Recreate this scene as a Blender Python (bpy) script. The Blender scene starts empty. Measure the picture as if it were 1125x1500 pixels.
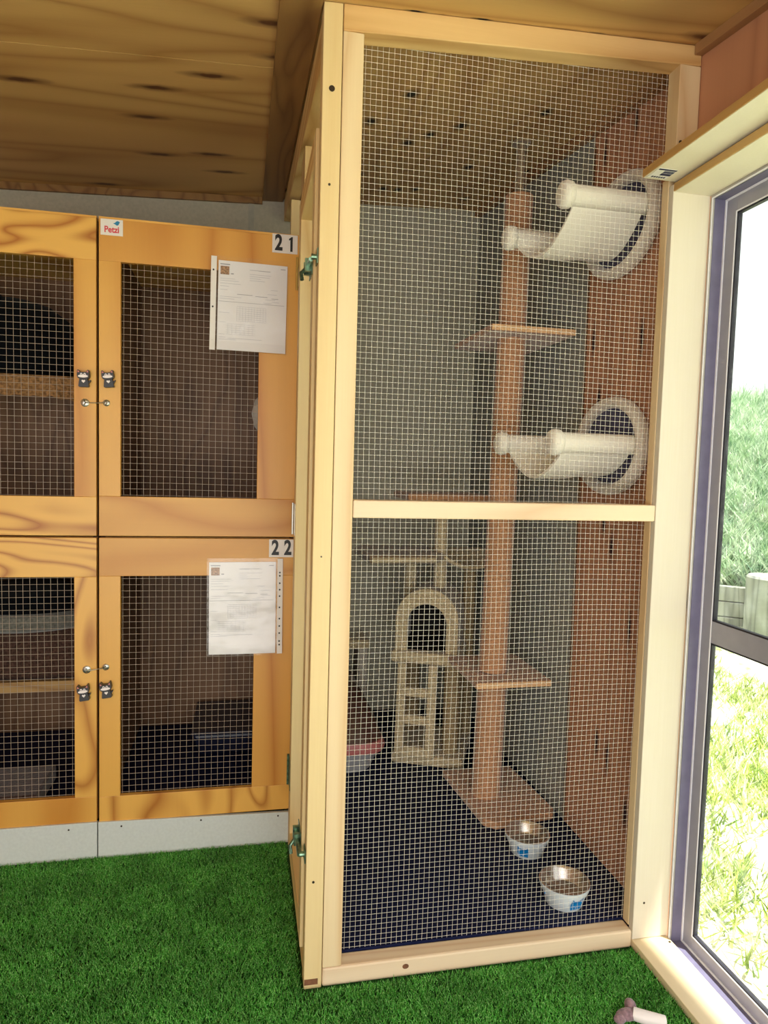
import bpy, bmesh, math, random
import numpy as np
from mathutils import Vector, Matrix
random.seed(7); RNG = np.random.default_rng(7)
sc = bpy.context.scene
COL = sc.collection
PI = math.pi

# ------------------------------------------------------------ camera
F_PX, YAW, PITCH, ROLL, CAM_Z = 986.64, 0.20394, -0.06806, 0.02798, 1.2
fw = Vector((math.sin(YAW)*math.cos(PITCH), math.cos(YAW)*math.cos(PITCH), math.sin(PITCH)))
rt = Vector((math.cos(YAW), -math.sin(YAW), 0)); up = rt.cross(fw)
r2 = rt*math.cos(ROLL) + up*math.sin(ROLL); u2 = -rt*math.sin(ROLL) + up*math.cos(ROLL)
cam = bpy.data.cameras.new('camera'); cam.sensor_fit = 'VERTICAL'; cam.sensor_height = 36
cam.lens = F_PX/1500*36; cam.clip_start = .02
co = bpy.data.objects.new('camera', cam); COL.objects.link(co)
M = Matrix((r2, u2, -fw)).transposed().to_4x4(); M.translation = (0, 0, CAM_Z); co.matrix_world = M
sc.camera = co
sc.view_settings.view_transform = 'Standard'
sc.view_settings.exposure = 0.0
sc.view_settings.gamma = 1.0
sc.cycles.use_denoising = True
sc.cycles.max_bounces = 8
sc.cycles.transparent_max_bounces = 12
sc.cycles.sample_clamp_indirect = 6

# ------------------------------------------------------------ materials
def lin(c):
    return tuple(((v/255)/12.92 if v/255 <= .04045 else ((v/255+.055)/1.055)**2.4) for v in c) + (1,)
def new_mat(name):
    m = bpy.data.materials.new(name); m.use_nodes = True
    nt = m.node_tree; b = nt.nodes['Principled BSDF']; return m, nt, b
def N(nt, t, **kw):
    n = nt.nodes.new(t)
    for k, v in kw.items(): setattr(n, k, v)
    return n
def plain(name, c, rough=.6, metal=0, spec=.5, var=.06, scale=30, bump=0, emit=0):
    m, nt, b = new_mat(name)
    tc = N(nt, 'ShaderNodeTexCoord'); nz = N(nt, 'ShaderNodeTexNoise'); nz.inputs['Scale'].default_value = scale
    nz.inputs['Detail'].default_value = 4
    nt.links.new(tc.outputs['Object'], nz.inputs['Vector'])
    rp = N(nt, 'ShaderNodeValToRGB'); a = lin(c)
    rp.color_ramp.elements[0].position = .3; rp.color_ramp.elements[1].position = .7
    rp.color_ramp.elements[0].color = tuple(x*(1-var*2) for x in a[:3])+(1,)
    rp.color_ramp.elements[1].color = tuple(min(1, x*(1+var)) for x in a[:3])+(1,)
    nt.links.new(nz.outputs['Fac'], rp.inputs['Fac']); nt.links.new(rp.outputs['Color'], b.inputs['Base Color'])
    b.inputs['Roughness'].default_value = rough; b.inputs['Metallic'].default_value = metal
    b.inputs['Specular IOR Level'].default_value = spec
    if bump:
        bp = N(nt, 'ShaderNodeBump'); bp.inputs['Strength'].default_value = bump; bp.inputs['Distance'].default_value = .004
        nt.links.new(nz.outputs['Fac'], bp.inputs['Height']); nt.links.new(bp.outputs['Normal'], b.inputs['Normal'])
    if emit:
        b.inputs['Emission Color'].default_value = a; b.inputs['Emission Strength'].default_value = emit
    return m
def wood(name, light, dark, axis='Z', freq=14, stretch=.06, dist=5, rough=.55, knots=0, seed=0, fine=.25, contrast=1.0, broad=.35, knotcol=(45,28,20), kscale=(1,1,1), plane=None):
    """timber with cathedral grain; axis = grain direction"""
    m, nt, b = new_mat(name); L = nt.links.new
    tc = N(nt, 'ShaderNodeTexCoord'); mp = N(nt, 'ShaderNodeMapping')
    s = [1, 1, 1]; s['XYZ'.index(axis)] = stretch
    mp.inputs['Scale'].default_value = s; mp.inputs['Location'].default_value = (seed*1.37, seed*.73, seed*2.11)
    L(tc.outputs['Object'], mp.inputs['Vector'])
    n1 = N(nt, 'ShaderNodeTexNoise'); n1.inputs['Scale'].default_value = freq*.35; n1.inputs['Detail'].default_value = 2; n1.inputs['Distortion'].default_value = .6
    L(mp.outputs['Vector'], n1.inputs['Vector'])
    mul = N(nt, 'ShaderNodeMath', operation='MULTIPLY'); mul.inputs[1].default_value = dist*2
    L(n1.outputs['Fac'], mul.inputs[0])
    fr = N(nt, 'ShaderNodeMath', operation='PINGPONG'); fr.inputs[1].default_value = .5
    L(mul.outputs[0], fr.inputs[0])
    m2 = N(nt, 'ShaderNodeMath', operation='MULTIPLY'); m2.inputs[1].default_value = 2; L(fr.outputs[0], m2.inputs[0])
    pw = N(nt, 'ShaderNodeMath', operation='POWER'); pw.inputs[1].default_value = 2.2; L(m2.outputs[0], pw.inputs[0])
    # fine fibre
    mp2 = N(nt, 'ShaderNodeMapping'); s2 = [1, 1, 1]; s2['XYZ'.index(axis)] = .03
    mp2.inputs['Scale'].default_value = s2; L(tc.outputs['Object'], mp2.inputs['Vector'])
    n2 = N(nt, 'ShaderNodeTexNoise'); n2.inputs['Scale'].default_value = 220; n2.inputs['Detail'].default_value = 3
    L(mp2.outputs['Vector'], n2.inputs['Vector'])
    mixf = N(nt, 'ShaderNodeMix'); mixf.inputs[0].default_value = fine
    L(pw.outputs[0], mixf.inputs[2]); L(n2.outputs['Fac'], mixf.inputs[3])
    n3 = N(nt, 'ShaderNodeTexNoise'); n3.inputs['Scale'].default_value = freq*.22; n3.inputs['Detail'].default_value = 3
    L(mp.outputs['Vector'], n3.inputs['Vector'])
    mix2 = N(nt, 'ShaderNodeMix'); mix2.inputs[0].default_value = broad
    L(mixf.outputs[0], mix2.inputs[2]); L(n3.outputs['Fac'], mix2.inputs[3])
    rp = N(nt, 'ShaderNodeValToRGB'); e = rp.color_ramp.elements
    e[0].position = .22; e[0].color = lin(light); e[1].position = .22+.62/contrast; e[1].color = lin(dark)
    L(mix2.outputs[0], rp.inputs['Fac']); out = rp.outputs['Color']
    if knots:
        mp3 = N(nt, 'ShaderNodeMapping'); s3 = [1, 1, 1]; s3['XYZ'.index(axis)] = .45
        s3 = [a*k for a, k in zip(s3, kscale)]
        mp3.inputs['Scale'].default_value = s3; mp3.inputs['Location'].default_value = (seed*.31+.2, seed*.57+.1, seed*.2)
        L(tc.outputs['Object'], mp3.inputs['Vector'])
        vo = N(nt, 'ShaderNodeTexVoronoi'); vo.inputs['Scale'].default_value = knots; vo.inputs['Randomness'].default_value = 1
        if plane:
            vo.voronoi_dimensions = '2D'; sp = N(nt, 'ShaderNodeSeparateXYZ'); cb = N(nt, 'ShaderNodeCombineXYZ')
            L(mp3.outputs['Vector'], sp.inputs[0]); L(sp.outputs[plane[0]], cb.inputs[0]); L(sp.outputs[plane[1]], cb.inputs[1]); L(cb.outputs[0], vo.inputs['Vector'])
        else: L(mp3.outputs['Vector'], vo.inputs['Vector'])
        nn = N(nt, 'ShaderNodeTexNoise'); nn.inputs['Scale'].default_value = 30; L(tc.outputs['Object'], nn.inputs['Vector'])
        ad = N(nt, 'ShaderNodeMath', operation='MULTIPLY_ADD'); ad.inputs[1].default_value = .06; L(nn.outputs['Fac'], ad.inputs[0]); L(vo.outputs['Distance'], ad.inputs[2])
        kr = N(nt, 'ShaderNodeValToRGB'); k = kr.color_ramp.elements
        k[0].position = .07; k[0].color = (1, 1, 1, 1); k[1].position = .17; k[1].color = (0, 0, 0, 1)
        kk = kr.color_ramp.elements.new(.10); kk.color = (.55, .55, .55, 1)
        L(ad.outputs[0], kr.inputs['Fac'])
        mk = N(nt, 'ShaderNodeMix', data_type='RGBA'); L(kr.outputs['Color'], mk.inputs[0]); L(out, mk.inputs[6]); mk.inputs[7].default_value = lin(knotcol)
        out = mk.outputs[2]
    L(out, b.inputs['Base Color']); b.inputs['Roughness'].default_value = rough
    bp = N(nt, 'ShaderNodeBump'); bp.inputs['Strength'].default_value = .15; bp.inputs['Distance'].default_value = .001
    L(n2.outputs['Fac'], bp.inputs['Height']); L(bp.outputs['Normal'], b.inputs['Normal'])
    return m
def fuzzy(name, c, scale=160, var=.25, bump=1.0, rough=.95):
    m = plain(name, c, rough, var=var, scale=scale, bump=bump, spec=.1)
    m.node_tree.nodes['Principled BSDF'].inputs['Sheen Weight'].default_value = .4
    return m

P_L, P_D = (226, 202, 148), (200, 160, 100)
pineZ = wood('pine_upright', P_L, P_D, 'Z', 10, .05, 5, knots=0, seed=1)
pineZ2 = wood('pine_stile', (228, 204, 160), (210, 174, 126), 'Z', 16, .05, 4, seed=3)
pineX = wood('pine_rail', (230, 206, 172), (212, 176, 138), 'X', 16, .05, 4, seed=2)
pineXt = wood('pine_top_rail', (228, 190, 128), (196, 148, 86), 'X', 16, .05, 6, seed=5)
pineY = wood('pine_side', (234, 204, 138), (196, 146, 78), 'Y', 12, .06, 5, seed=4)
doorV = wood('varnished_ply_upright', (222, 168, 78), (190, 124, 42), 'Z', 6, .12, 3, rough=.4, seed=2, fine=.12, broad=.45)
doorV2 = wood('varnished_ply_upright_stile', (220, 164, 76), (182, 114, 38), 'Z', 5, .12, 3, rough=.4, seed=9, fine=.12, broad=.5)
doorX = wood('varnished_ply_cross', (224, 172, 84), (190, 128, 48), 'X', 8, .2, 3.5, rough=.4, seed=6, fine=.1, broad=.4)
doorX2 = wood('varnished_ply_cross_swirl', (226, 174, 84), (168, 102, 34), 'X', 10, .3, 6, rough=.4, seed=13, fine=.1, broad=.3)
doorZs = wood('varnished_ply_swirl', (224, 170, 80), (168, 104, 34), 'Z', 8, .3, 5.5, rough=.4, seed=21, fine=.1, broad=.35)
ceilM = wood('ceiling_plywood', (214, 174, 108), (166, 120, 62), 'X', 4.5, .2, 5, rough=.6, knots=3.4, seed=1, fine=.2, broad=.5, knotcol=(92, 54, 28), kscale=(1, 1.6, 1), plane='XY')
ceilM2 = wood('ceiling_plywood_enclosure', (212, 172, 112), (166, 120, 70), 'Y', 5, .22, 5, rough=.6, knots=5, seed=4, fine=.2, broad=.5, knotcol=(24, 16, 14), kscale=(1, 1.3, 1), plane='XY')
plyWall = wood('wall_plywood', (202, 148, 114), (172, 120, 90), 'Z', 9, .05, 4, rough=.55, knots=9, seed=8, fine=.2, broad=.5, knotcol=(50, 30, 40), kscale=(1, 1, .5), plane='YZ')
linerM = wood('mdf_liner', (218, 208, 188), (208, 196, 168), 'Z', 5, .1, 2, rough=.5, seed=3, fine=.5)
linerE = wood('mdf_liner_edge', (206, 168, 104), (180, 138, 78), 'Y', 20, .05, 3, rough=.6, seed=3)
sillM = wood('sill_board', (230, 210, 172), (214, 190, 144), 'Y', 8, .06, 3, rough=.45, seed=5)
trimDk = wood('ceiling_batten', (150, 112, 62), (112, 76, 38), 'Y', 12, .05, 4, seed=6)
trimR = wood('ceiling_trim', (178, 136, 92), (138, 98, 62), 'Y', 12, .05, 4, seed=6)
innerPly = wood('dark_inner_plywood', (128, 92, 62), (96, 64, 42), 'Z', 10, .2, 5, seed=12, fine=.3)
shelfW = wood('shelf_wood', (190, 150, 90), (150, 108, 60), 'X', 14, .1, 5, seed=12)
greyWall = plain('grey_wall_panel', (182, 178, 160), .7, var=.05, scale=90, bump=.25)
greyStrip = plain('grey_joint_strip', (170, 168, 155), .6)
greyDark = plain('grey_panel_right', (150, 152, 146), .65, var=.06, scale=40)
kickM = plain('kickboard_paint', (205, 210, 204), .45, var=.03, scale=120)
navyM = plain('navy_vinyl', (20, 26, 58), .6, var=.12, scale=60, spec=.12)
wireM = plain('galvanised_wire', (240, 236, 222), .4, metal=.1, var=.03)
wireC = plain('cage_wire', (176, 160, 142), .4, metal=.2, var=.05)
steelM = plain('zinc_plated_steel', (190, 190, 180), .28, metal=.9)
brassM = plain('yellow_zinc', (190, 165, 95), .35, metal=.8)
greenzM = plain('green_zinc_latch', (120, 150, 125), .3, metal=.8, var=.3, scale=90)
screwM = plain('screw_head', (70, 60, 50), .4, metal=.6)
whiteP = plain('white_plate', (225, 220, 212), .4, var=.01)
paperM = plain('paper', (226, 224, 224), .5, var=.02, scale=8)
inkM = plain('black_ink', (18, 18, 18), .5, var=0)
ink2 = plain('grey_print', (150, 150, 156), .6, var=0)
ink3 = plain('faint_print', (188, 188, 194), .6, var=0)
photoM = plain('printed_cat_photo', (168, 128, 92), .6, var=.35, scale=260)
redM = plain('red_print', (205, 60, 70), .5, var=0)
blueM = plain('blue_print', (30, 130, 170), .5, var=.05)
redC = plain('red_collar', (150, 30, 30), .4, var=0)
blackR = plain('black_rubber', (34, 32, 34), .4, var=.1)
greyR = plain('charcoal_rubber', (52, 50, 54), .4, var=.1)
pinkM = plain('pink_rubber', (215, 130, 120), .5, var=0)
whiteR = plain('white_rubber', (236, 226, 222), .4, var=0)
plushW = fuzzy('white_plush', (240, 234, 218), 300, .02, .12)
plushR = fuzzy('cream_plush_rim', (222, 212, 198), 300, .04, .15)
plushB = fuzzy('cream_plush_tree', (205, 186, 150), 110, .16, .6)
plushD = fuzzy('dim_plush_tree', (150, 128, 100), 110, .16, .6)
sisalM = plain('beige_sisal', (170, 148, 112), .9, var=.15, scale=200, bump=.5, spec=.1)
carpetT = fuzzy('tan_carpet', (194, 144, 106), 150, .14, .6)
carpetE = fuzzy('tan_carpet_edge', (232, 188, 140), 150, .1, .4)
blueIn = fuzzy('navy_backing', (52, 48, 88), 60, .15, .2)
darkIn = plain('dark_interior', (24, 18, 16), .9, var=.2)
alumM = plain('grey_powdercoat', (160, 160, 172), .35, metal=.05, var=.03)
flangeM = plain('grey_flange', (176, 172, 166), .4, var=.03)
alumD = plain('purple_grey_track', (110, 106, 132), .4, var=.06)
lipGlare = plain('lip_painted_glare', (246, 247, 255), .3, var=.01)  # white stands in for light blown out along the frame and sash lips
gasket = plain('black_gasket', (30, 28, 40), .6, var=.1)
bowlW = plain('white_melamine', (222, 232, 236), .3, var=.02)
bowlS = plain('steel_bowl', (205, 196, 188), .2, metal=.8, var=.12)
bowlB = plain('blue_cat_print', (20, 130, 200), .3, var=.05)
bedGrey = fuzzy('grey_bed', (120, 118, 108), 120, .2, .5)
bedBlk = fuzzy('black_fleece', (9, 12, 16), 120, .3, .2)
bedBlk.node_tree.nodes['Principled BSDF'].inputs['Sheen Weight'].default_value = .05
flee = fuzzy('tan_fleece', (150, 112, 72), 120, .3, .4)
brownBk = fuzzy('brown_woven', (84, 60, 50), 120, .3, .4)
mauve = fuzzy('mauve_felt', (150, 120, 126), 140, .2, .4)
trayG = plain('pale_grey_plastic', (176, 176, 180), .35, var=.03)
trayP = plain('dusty_pink_plastic', (190, 110, 108), .35, var=.03)
trayB = plain('smoky_brown_plastic', (84, 56, 50), .25, var=.08)
amber = plain('amber_wood_box', (168, 112, 48), .5, var=.25, scale=14)
navyBox = plain('navy_plastic', (24, 28, 50), .35, var=.1)
blkCor = plain('dark_end_grain', (120, 78, 50), .7, var=.3, scale=60)

def glass_mat():
    m, nt, b = new_mat('window_glass'); nt.nodes.remove(b); L = nt.links.new
    t = N(nt, 'ShaderNodeBsdfTransparent'); t.inputs[0].default_value = (.96, .98, .97, 1)
    g = N(nt, 'ShaderNodeBsdfGlossy'); g.inputs['Roughness'].default_value = .02
    d = N(nt, 'ShaderNodeBsdfTranslucent'); d.inputs[0].default_value = (.9, .95, 1, 1)
    mx = N(nt, 'ShaderNodeMixShader'); mx.inputs[0].default_value = .04; L(t.outputs[0], mx.inputs[1]); L(g.outputs[0], mx.inputs[2])
    tc = N(nt, 'ShaderNodeTexCoord'); nz = N(nt, 'ShaderNodeTexNoise'); nz.inputs['Scale'].default_value = 25; nz.inputs['Detail'].default_value = 6
    L(tc.outputs['Object'], nz.inputs['Vector'])
    mr = N(nt, 'ShaderNodeMapRange'); mr.inputs[1].default_value = .45; mr.inputs[2].default_value = .8; mr.inputs[3].default_value = .0; mr.inputs[4].default_value = .10
    L(nz.outputs['Fac'], mr.inputs[0])
    m2 = N(nt, 'ShaderNodeMixShader'); L(mr.outputs[0], m2.inputs[0]); L(mx.outputs[0], m2.inputs[1]); L(d.outputs[0], m2.inputs[2])
    L(m2.outputs[0], nt.nodes['Material Output'].inputs[0]); return m
glassM = glass_mat()
def sleeve_mat():
    m, nt, b = new_mat('clear_sleeve'); nt.nodes.remove(b); L = nt.links.new
    t = N(nt, 'ShaderNodeBsdfTransparent'); g = N(nt, 'ShaderNodeBsdfGlossy'); g.inputs['Roughness'].default_value = .22
    tc = N(nt, 'ShaderNodeTexCoord'); nz = N(nt, 'ShaderNodeTexNoise'); nz.inputs['Scale'].default_value = 14; L(tc.outputs['Object'], nz.inputs['Vector'])
    bp = N(nt, 'ShaderNodeBump'); bp.inputs['Strength'].default_value = .6; bp.inputs['Distance'].default_value = .01
    L(nz.outputs['Fac'], bp.inputs['Height']); L(bp.outputs['Normal'], g.inputs['Normal'])
    mx = N(nt, 'ShaderNodeMixShader'); mx.inputs[0].default_value = .05
    L(t.outputs[0], mx.inputs[1]); L(g.outputs[0], mx.inputs[2]); L(mx.outputs[0], nt.nodes['Material Output'].inputs[0]); return m
sleeveM = sleeve_mat()
def turf_mat(name, c1, c2, c3, scale=320, trans=0):
    m, nt, b = new_mat(name); L = nt.links.new
    tc = N(nt, 'ShaderNodeTexCoord'); nz = N(nt, 'ShaderNodeTexNoise'); nz.inputs['Scale'].default_value = scale; nz.inputs['Detail'].default_value = 2
    L(tc.outputs['Object'], nz.inputs['Vector'])
    rp = N(nt, 'ShaderNodeValToRGB'); e = rp.color_ramp.elements
    e[0].position = .34; e[0].color = lin(c1); e[1].position = .68; e[1].color = lin(c3); k = e.new(.5); k.color = lin(c2)
    L(nz.outputs['Fac'], rp.inputs['Fac'])
    n2 = N(nt, 'ShaderNodeTexNoise'); n2.inputs['Scale'].default_value = scale*.03; L(tc.outputs['Object'], n2.inputs['Vector'])
    mr = N(nt, 'ShaderNodeMapRange'); mr.inputs[1].default_value = .3; mr.inputs[2].default_value = .7; mr.inputs[3].default_value = .7; mr.inputs[4].default_value = 1.15
    L(n2.outputs['Fac'], mr.inputs[0])
    mx = N(nt, 'ShaderNodeMix', data_type='RGBA', blend_type='MULTIPLY'); mx.inputs[0].default_value = 1
    L(rp.outputs['Color'], mx.inputs[6]); L(mr.outputs[0], mx.inputs[7]); L(mx.outputs[2], b.inputs['Base Color'])
    b.inputs['Roughness'].default_value = .6; b.inputs['Specular IOR Level'].default_value = .25
    return m
turfM = turf_mat('turf_blades', (48, 130, 30), (84, 172, 58), (170, 222, 136))
turfB = turf_mat('turf_backing', (8, 44, 8), (16, 66, 14), (30, 90, 24))
grassM = turf_mat('garden_grass', (96, 130, 48), (190, 206, 104), (250, 250, 226), 10)  # near-white tones put the sun's overexposure into the blade colour
grassG = turf_mat('garden_ground', (150, 170, 110), (226, 226, 196), (250, 248, 232), 7)  # ground colour whitened to look blown out by the sun
bankM = turf_mat('bank_grass', (110, 150, 118), (180, 208, 166), (244, 250, 230), 8)  # paled so outdoor glare and haze sit in the bank colour
bankG = turf_mat('bank_ground', (50, 90, 50), (80, 120, 70), (120, 150, 100), 9)
postO = wood('weathered_log', (158, 160, 150), (104, 106, 100), 'Z', 12, .08, 5, seed=5)

# ------------------------------------------------------------ mesh helpers
class MB:
    def __init__(s): s.bm = bmesh.new(); s.mi = 0
    def _f(s, vs):
        try: f = s.bm.faces.new(vs)
        except ValueError: return None
        f.material_index = s.mi; return f
    def hexa(s, p):  # p: 4 bottom (ccw), 4 top
        v = [s.bm.verts.new(q) for q in p]
        for f in ((3, 2, 1, 0), (4, 5, 6, 7), (0, 1, 5, 4), (1, 2, 6, 5), (2, 3, 7, 6), (3, 0, 4, 7)): s._f([v[i] for i in f])
        return s
    def box(s, x0, x1, y0, y1, z0, z1, rot=None, piv=None):
        p = [Vector(q) for q in ((x0, y0, z0), (x1, y0, z0), (x1, y1, z0), (x0, y1, z0), (x0, y0, z1), (x1, y0, z1), (x1, y1, z1), (x0, y1, z1))]
        if rot is not None:
            c = Vector(piv) if piv is not None else Vector(((x0+x1)/2, (y0+y1)/2, (z0+z1)/2)); p = [rot @ (q-c)+c for q in p]
        return s.hexa(p)
    def tube(s, pts, r, n=12, cap=True):
        pts = [Vector(p) for p in pts]; rs = r if isinstance(r, (list, tuple)) else [r]*len(pts); rings = []
        d0 = (pts[1]-pts[0]).normalized(); ref = Vector((0, 0, 1)) if abs(d0.z) < .9 else Vector((1, 0, 0))
        for i, p in enumerate(pts):
            d = (pts[min(i+1, len(pts)-1)]-pts[max(i-1, 0)]).normalized()
            a = d.cross(ref).normalized(); b = d.cross(a).normalized()
            rings.append([s.bm.verts.new(p+(a*math.cos(t)+b*math.sin(t))*rs[i]) for t in [2*PI*k/n for k in range(n)]])
        for A, B in zip(rings, rings[1:]):
            for k in range(n): s._f([A[k], A[(k+1) % n], B[(k+1) % n], B[k]])
        if cap: s._f(rings[0][::-1]); s._f(rings[-1])
        return s
    def lathe(s, prof, c=(0, 0, 0), n=48, sx=1, sy=1, axis='Z', cap=True):
        c = Vector(c); rings = []
        for r, z in prof:
            ring = []
            for k in range(n):
                t = 2*PI*k/n; a, b_ = r*math.cos(t)*sx, r*math.sin(t)*sy
                q = {'Z': (a, b_, z), 'Y': (a, z, b_), 'X': (z, a, b_)}[axis]
                ring.append(s.bm.verts.new(c+Vector(q)))
            rings.append(ring)
        for A, B in zip(rings, rings[1:]):
            for k in range(n): s._f([A[k], A[(k+1) % n], B[(k+1) % n], B[k]])
        if cap and prof[0][0] > 1e-5: s._f(rings[0][::-1])
        if cap and prof[-1][0] > 1e-5: s._f(rings[-1])
        return s
    def prism(s, poly, a0, a1, fn):
        """poly 2D points; fn(u,v,w)->3D; extrude w from a0 to a1"""
        A = [s.bm.verts.new(fn(u, v, a0)) for u, v in poly]; B = [s.bm.verts.new(fn(u, v, a1)) for u, v in poly]; n = len(poly)
        s._f(A[::-1]); s._f(B)
        for k in range(n): s._f([A[k], A[(k+1) % n], B[(k+1) % n], B[k]])
        return s
    def ball(s, c, r, n=16, m=10):
        c = Vector(c); r = r if isinstance(r, (tuple, list)) else (r, r, r); rings = []
        for j in range(1, m):
            t = PI*j/m; rings.append([s.bm.verts.new(c+Vector((r[0]*math.sin(t)*math.cos(2*PI*k/n), r[1]*math.sin(t)*math.sin(2*PI*k/n), r[2]*math.cos(t)))) for k in range(n)])
        a = s.bm.verts.new(c+Vector((0, 0, r[2]))); b = s.bm.verts.new(c-Vector((0, 0, r[2])))
        for k in range(n):
            s._f([a, rings[0][k], rings[0][(k+1) % n]]); s._f([b, rings[-1][(k+1) % n], rings[-1][k]])
        for A, B in zip(rings, rings[1:]):
            for k in range(n): s._f([A[k], B[k], B[(k+1) % n], A[(k+1) % n]])
        return s
    def build(s, name, mats, parent=None, smooth=False, bevel=0, weld=True):
        if weld: bmesh.ops.remove_doubles(s.bm, verts=s.bm.verts, dist=1e-6)
        bmesh.ops.recalc_face_normals(s.bm, faces=s.bm.faces)
        me = bpy.data.meshes.new(name); s.bm.to_mesh(me); s.bm.free()
        mats = mats if isinstance(mats, (list, tuple)) else [mats]
        for m in mats: me.materials.append(m)
        if smooth:
            me.shade_smooth(); me.set_sharp_from_angle(angle=math.radians(40))
        return link(name, me, parent, bevel)
def link(name, me, parent=None, bevel=0):
    o = bpy.data.objects.new(name, me); COL.objects.link(o)
    if parent is not None:
        o.parent = parent
        w = parent.location.copy(); q = parent.parent
        while q is not None: w += q.location; q = q.parent
        o.location = -w
    if bevel:
        b = o.modifiers.new('edge', 'BEVEL'); b.width = bevel; b.segments = 2; b.limit_method = 'ANGLE'
    return o
def thing(name, loc, label, cat, group=None):
    o = bpy.data.objects.new(name, None); COL.objects.link(o); o.location = loc; o.empty_display_size = .05
    o['label'] = label; o['category'] = cat
    if group: o['group'] = group
    return o
def tag(o, label, cat, group=None, kind=None):
    o['label'] = label; o['category'] = cat
    if group: o['group'] = group
    if kind: o['kind'] = kind
    return o
def struct(o): o['kind'] = 'structure'; return o
def text_mesh(txt, size, xs, off, place, mat, name, parent, spacing=1.0):
    cu = bpy.data.curves.new('t', 'FONT'); cu.body = txt; cu.size = size; cu.offset = off; cu.extrude = .0004
    cu.align_x = 'CENTER'; cu.align_y = 'CENTER'; cu.space_character = spacing
    t = bpy.data.objects.new('t', cu); COL.objects.link(t); bpy.context.view_layer.update()
    me = bpy.data.meshes.new_from_object(t.evaluated_get(bpy.context.evaluated_depsgraph_get()))
    bpy.data.objects.remove(t); bpy.data.curves.remove(cu)
    for v in me.vertices: v.co = Vector(place(v.co.x*xs, v.co.y, v.co.z))
    me.materials.clear(); me.materials.append(mat); return link(name, me, parent)
def np_mesh(name, verts, faces_n, mat, parent=None):
    """verts (F*k,3) array: every k consecutive verts one face"""
    k = faces_n; nv = len(verts); nf = nv//k
    me = bpy.data.meshes.new(name); me.vertices.add(nv); me.vertices.foreach_set('co', np.asarray(verts, np.float32).ravel())
    me.loops.add(nv); me.loops.foreach_set('vertex_index', np.arange(nv, dtype=np.int32))
    me.polygons.add(nf); me.polygons.foreach_set('loop_start', np.arange(0, nv, k, dtype=np.int32))
    me.update(); me.validate(); me.materials.append(mat); return link(name, me, parent)

def wire_grid(fn, u0, u1, v0, v1, step, r, seg, mat, parent, wav=.002, name='wire_mesh', seed=0):
    """welded mesh; fn(u,v,w)->3D; w = out of plane"""
    ph = [random.Random(seed+i).uniform(0, 6.28) for i in range(8)]
    def warp(u, v):
        du = wav*(math.sin(3.1*v+ph[0]+u*2)+.5*math.sin(9*v+ph[1]+3*u)); dv = wav*(math.sin(5.1*u+ph[2]+v*2.3)+.6*math.sin(11*u+ph[3]+4*v))
        w = wav*1.2*math.sin(6*u+ph[4])*math.sin(4*v+ph[5]); return du, dv, w
    V = []; Fc = []
    def line(pts, perp):
        base = len(V)
        for (u, v) in pts:
            du, dv, w = warp(u, v); u += du; v += dv
            for a, b in ((r, 0), (0, r), (-r, 0), (0, -r)):
                V.append(fn(u+a*perp[0], v+a*perp[1], w+b))
        for i in range(len(pts)-1):
            for k in range(4): Fc.append((base+i*4+k, base+i*4+(k+1) % 4, base+i*4+4+(k+1) % 4, base+i*4+4+k))
    nu = int((u1-u0)/step); nv = int((v1-v0)/step)
    for i in range(nu+1):
        u = u0+step*(i+.5)
        if u > u1: break
        line([(u, v0+(v1-v0)*j/seg) for j in range(seg+1)], (1, 0))
    for i in range(nv+1):
        v = v0+step*(i+.4)
        if v > v1: break
        m = max(6, seg//2); line([(u0+(u1-u0)*j/m, v) for j in range(m+1)], (0, 1))
    me = bpy.data.meshes.new(name); me.from_pydata(V, [], Fc); me.materials.append(mat); me.shade_smooth()
    return link(name, me, parent)

# ------------------------------------------------------------ dimensions
Ye, Yi, Yc, YB = 1.463, 1.508, 2.080, 3.05
XW, XI = 1.03, 1.045
def zc(x, y): return 2.16+.045*(x-.188)+.118*(y-1.463)
FZ = .05   # enclosure floor

# ------------------------------------------------------------ setting
struct(MB().box(-1.8, 1.09, -1.2, YB, -.05, 0).build('floor', turfB))
struct(MB().box(.19, XI, Yi, YB, 0.0, FZ).build('floor.001', navyM))
b = MB()
def slab(b, x0, x1, y0, y1, t=.02, dz=0):
    b.hexa([(x0, y0, zc(x0, y0)+dz), (x1, y0, zc(x1, y0)+dz), (x1, y1, zc(x1, y1)+dz), (x0, y1, zc(x0, y1)+dz),
            (x0, y0, zc(x0, y0)+t+dz), (x1, y0, zc(x1, y0)+t+dz), (x1, y1, zc(x1, y1)+t+dz), (x0, y1, zc(x0, y1)+t+dz)])
slab(b, -1.8, .146, -.6, 1.795); slab(b, -1.8, .146, 1.798, YB); slab(b, .146, 1.12, -.6, 1.46)
b.mi = 1; slab(b, .146, 1.12, 1.46, YB)
struct(b.build('ceiling', [ceilM, ceilM2]))
b = MB(); slab(b, -1.85, 1.6, -.65, YB+.1, .03, .03); struct(b.build('roof_added_eave', trimDk))  # unseen roof slab, its overhang past the window added to block sun
struct(MB().box(-1.8, XI, YB, YB+.06, 0, 2.42).build('wall_back', greyWall))
struct(MB().box(-.003, .02, YB-.006, YB, 1.0, 2.33).build('trim_1', greyStrip))
struct(MB().box(-1.86, -1.8, -.6, YB, 0, 2.3).build('wall_left', plyWall))
b = MB(); b.box(XW, XW+.1, -.6, Yi, 1.884, 2.32); b.box(XI, XI+.09, Yi, 1.985, -.02, 2.34)
b.mi = 1; b.box(XI, XI+.09, 1.985, YB, -.02, 2.42)
struct(b.build('wall_right', [plyWall, greyDark]))
b = MB(); b.box(XI-.002, XI+.001, 1.975, 1.988, FZ, 2.2); struct(b.build('trim_2', innerPly))
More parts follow.
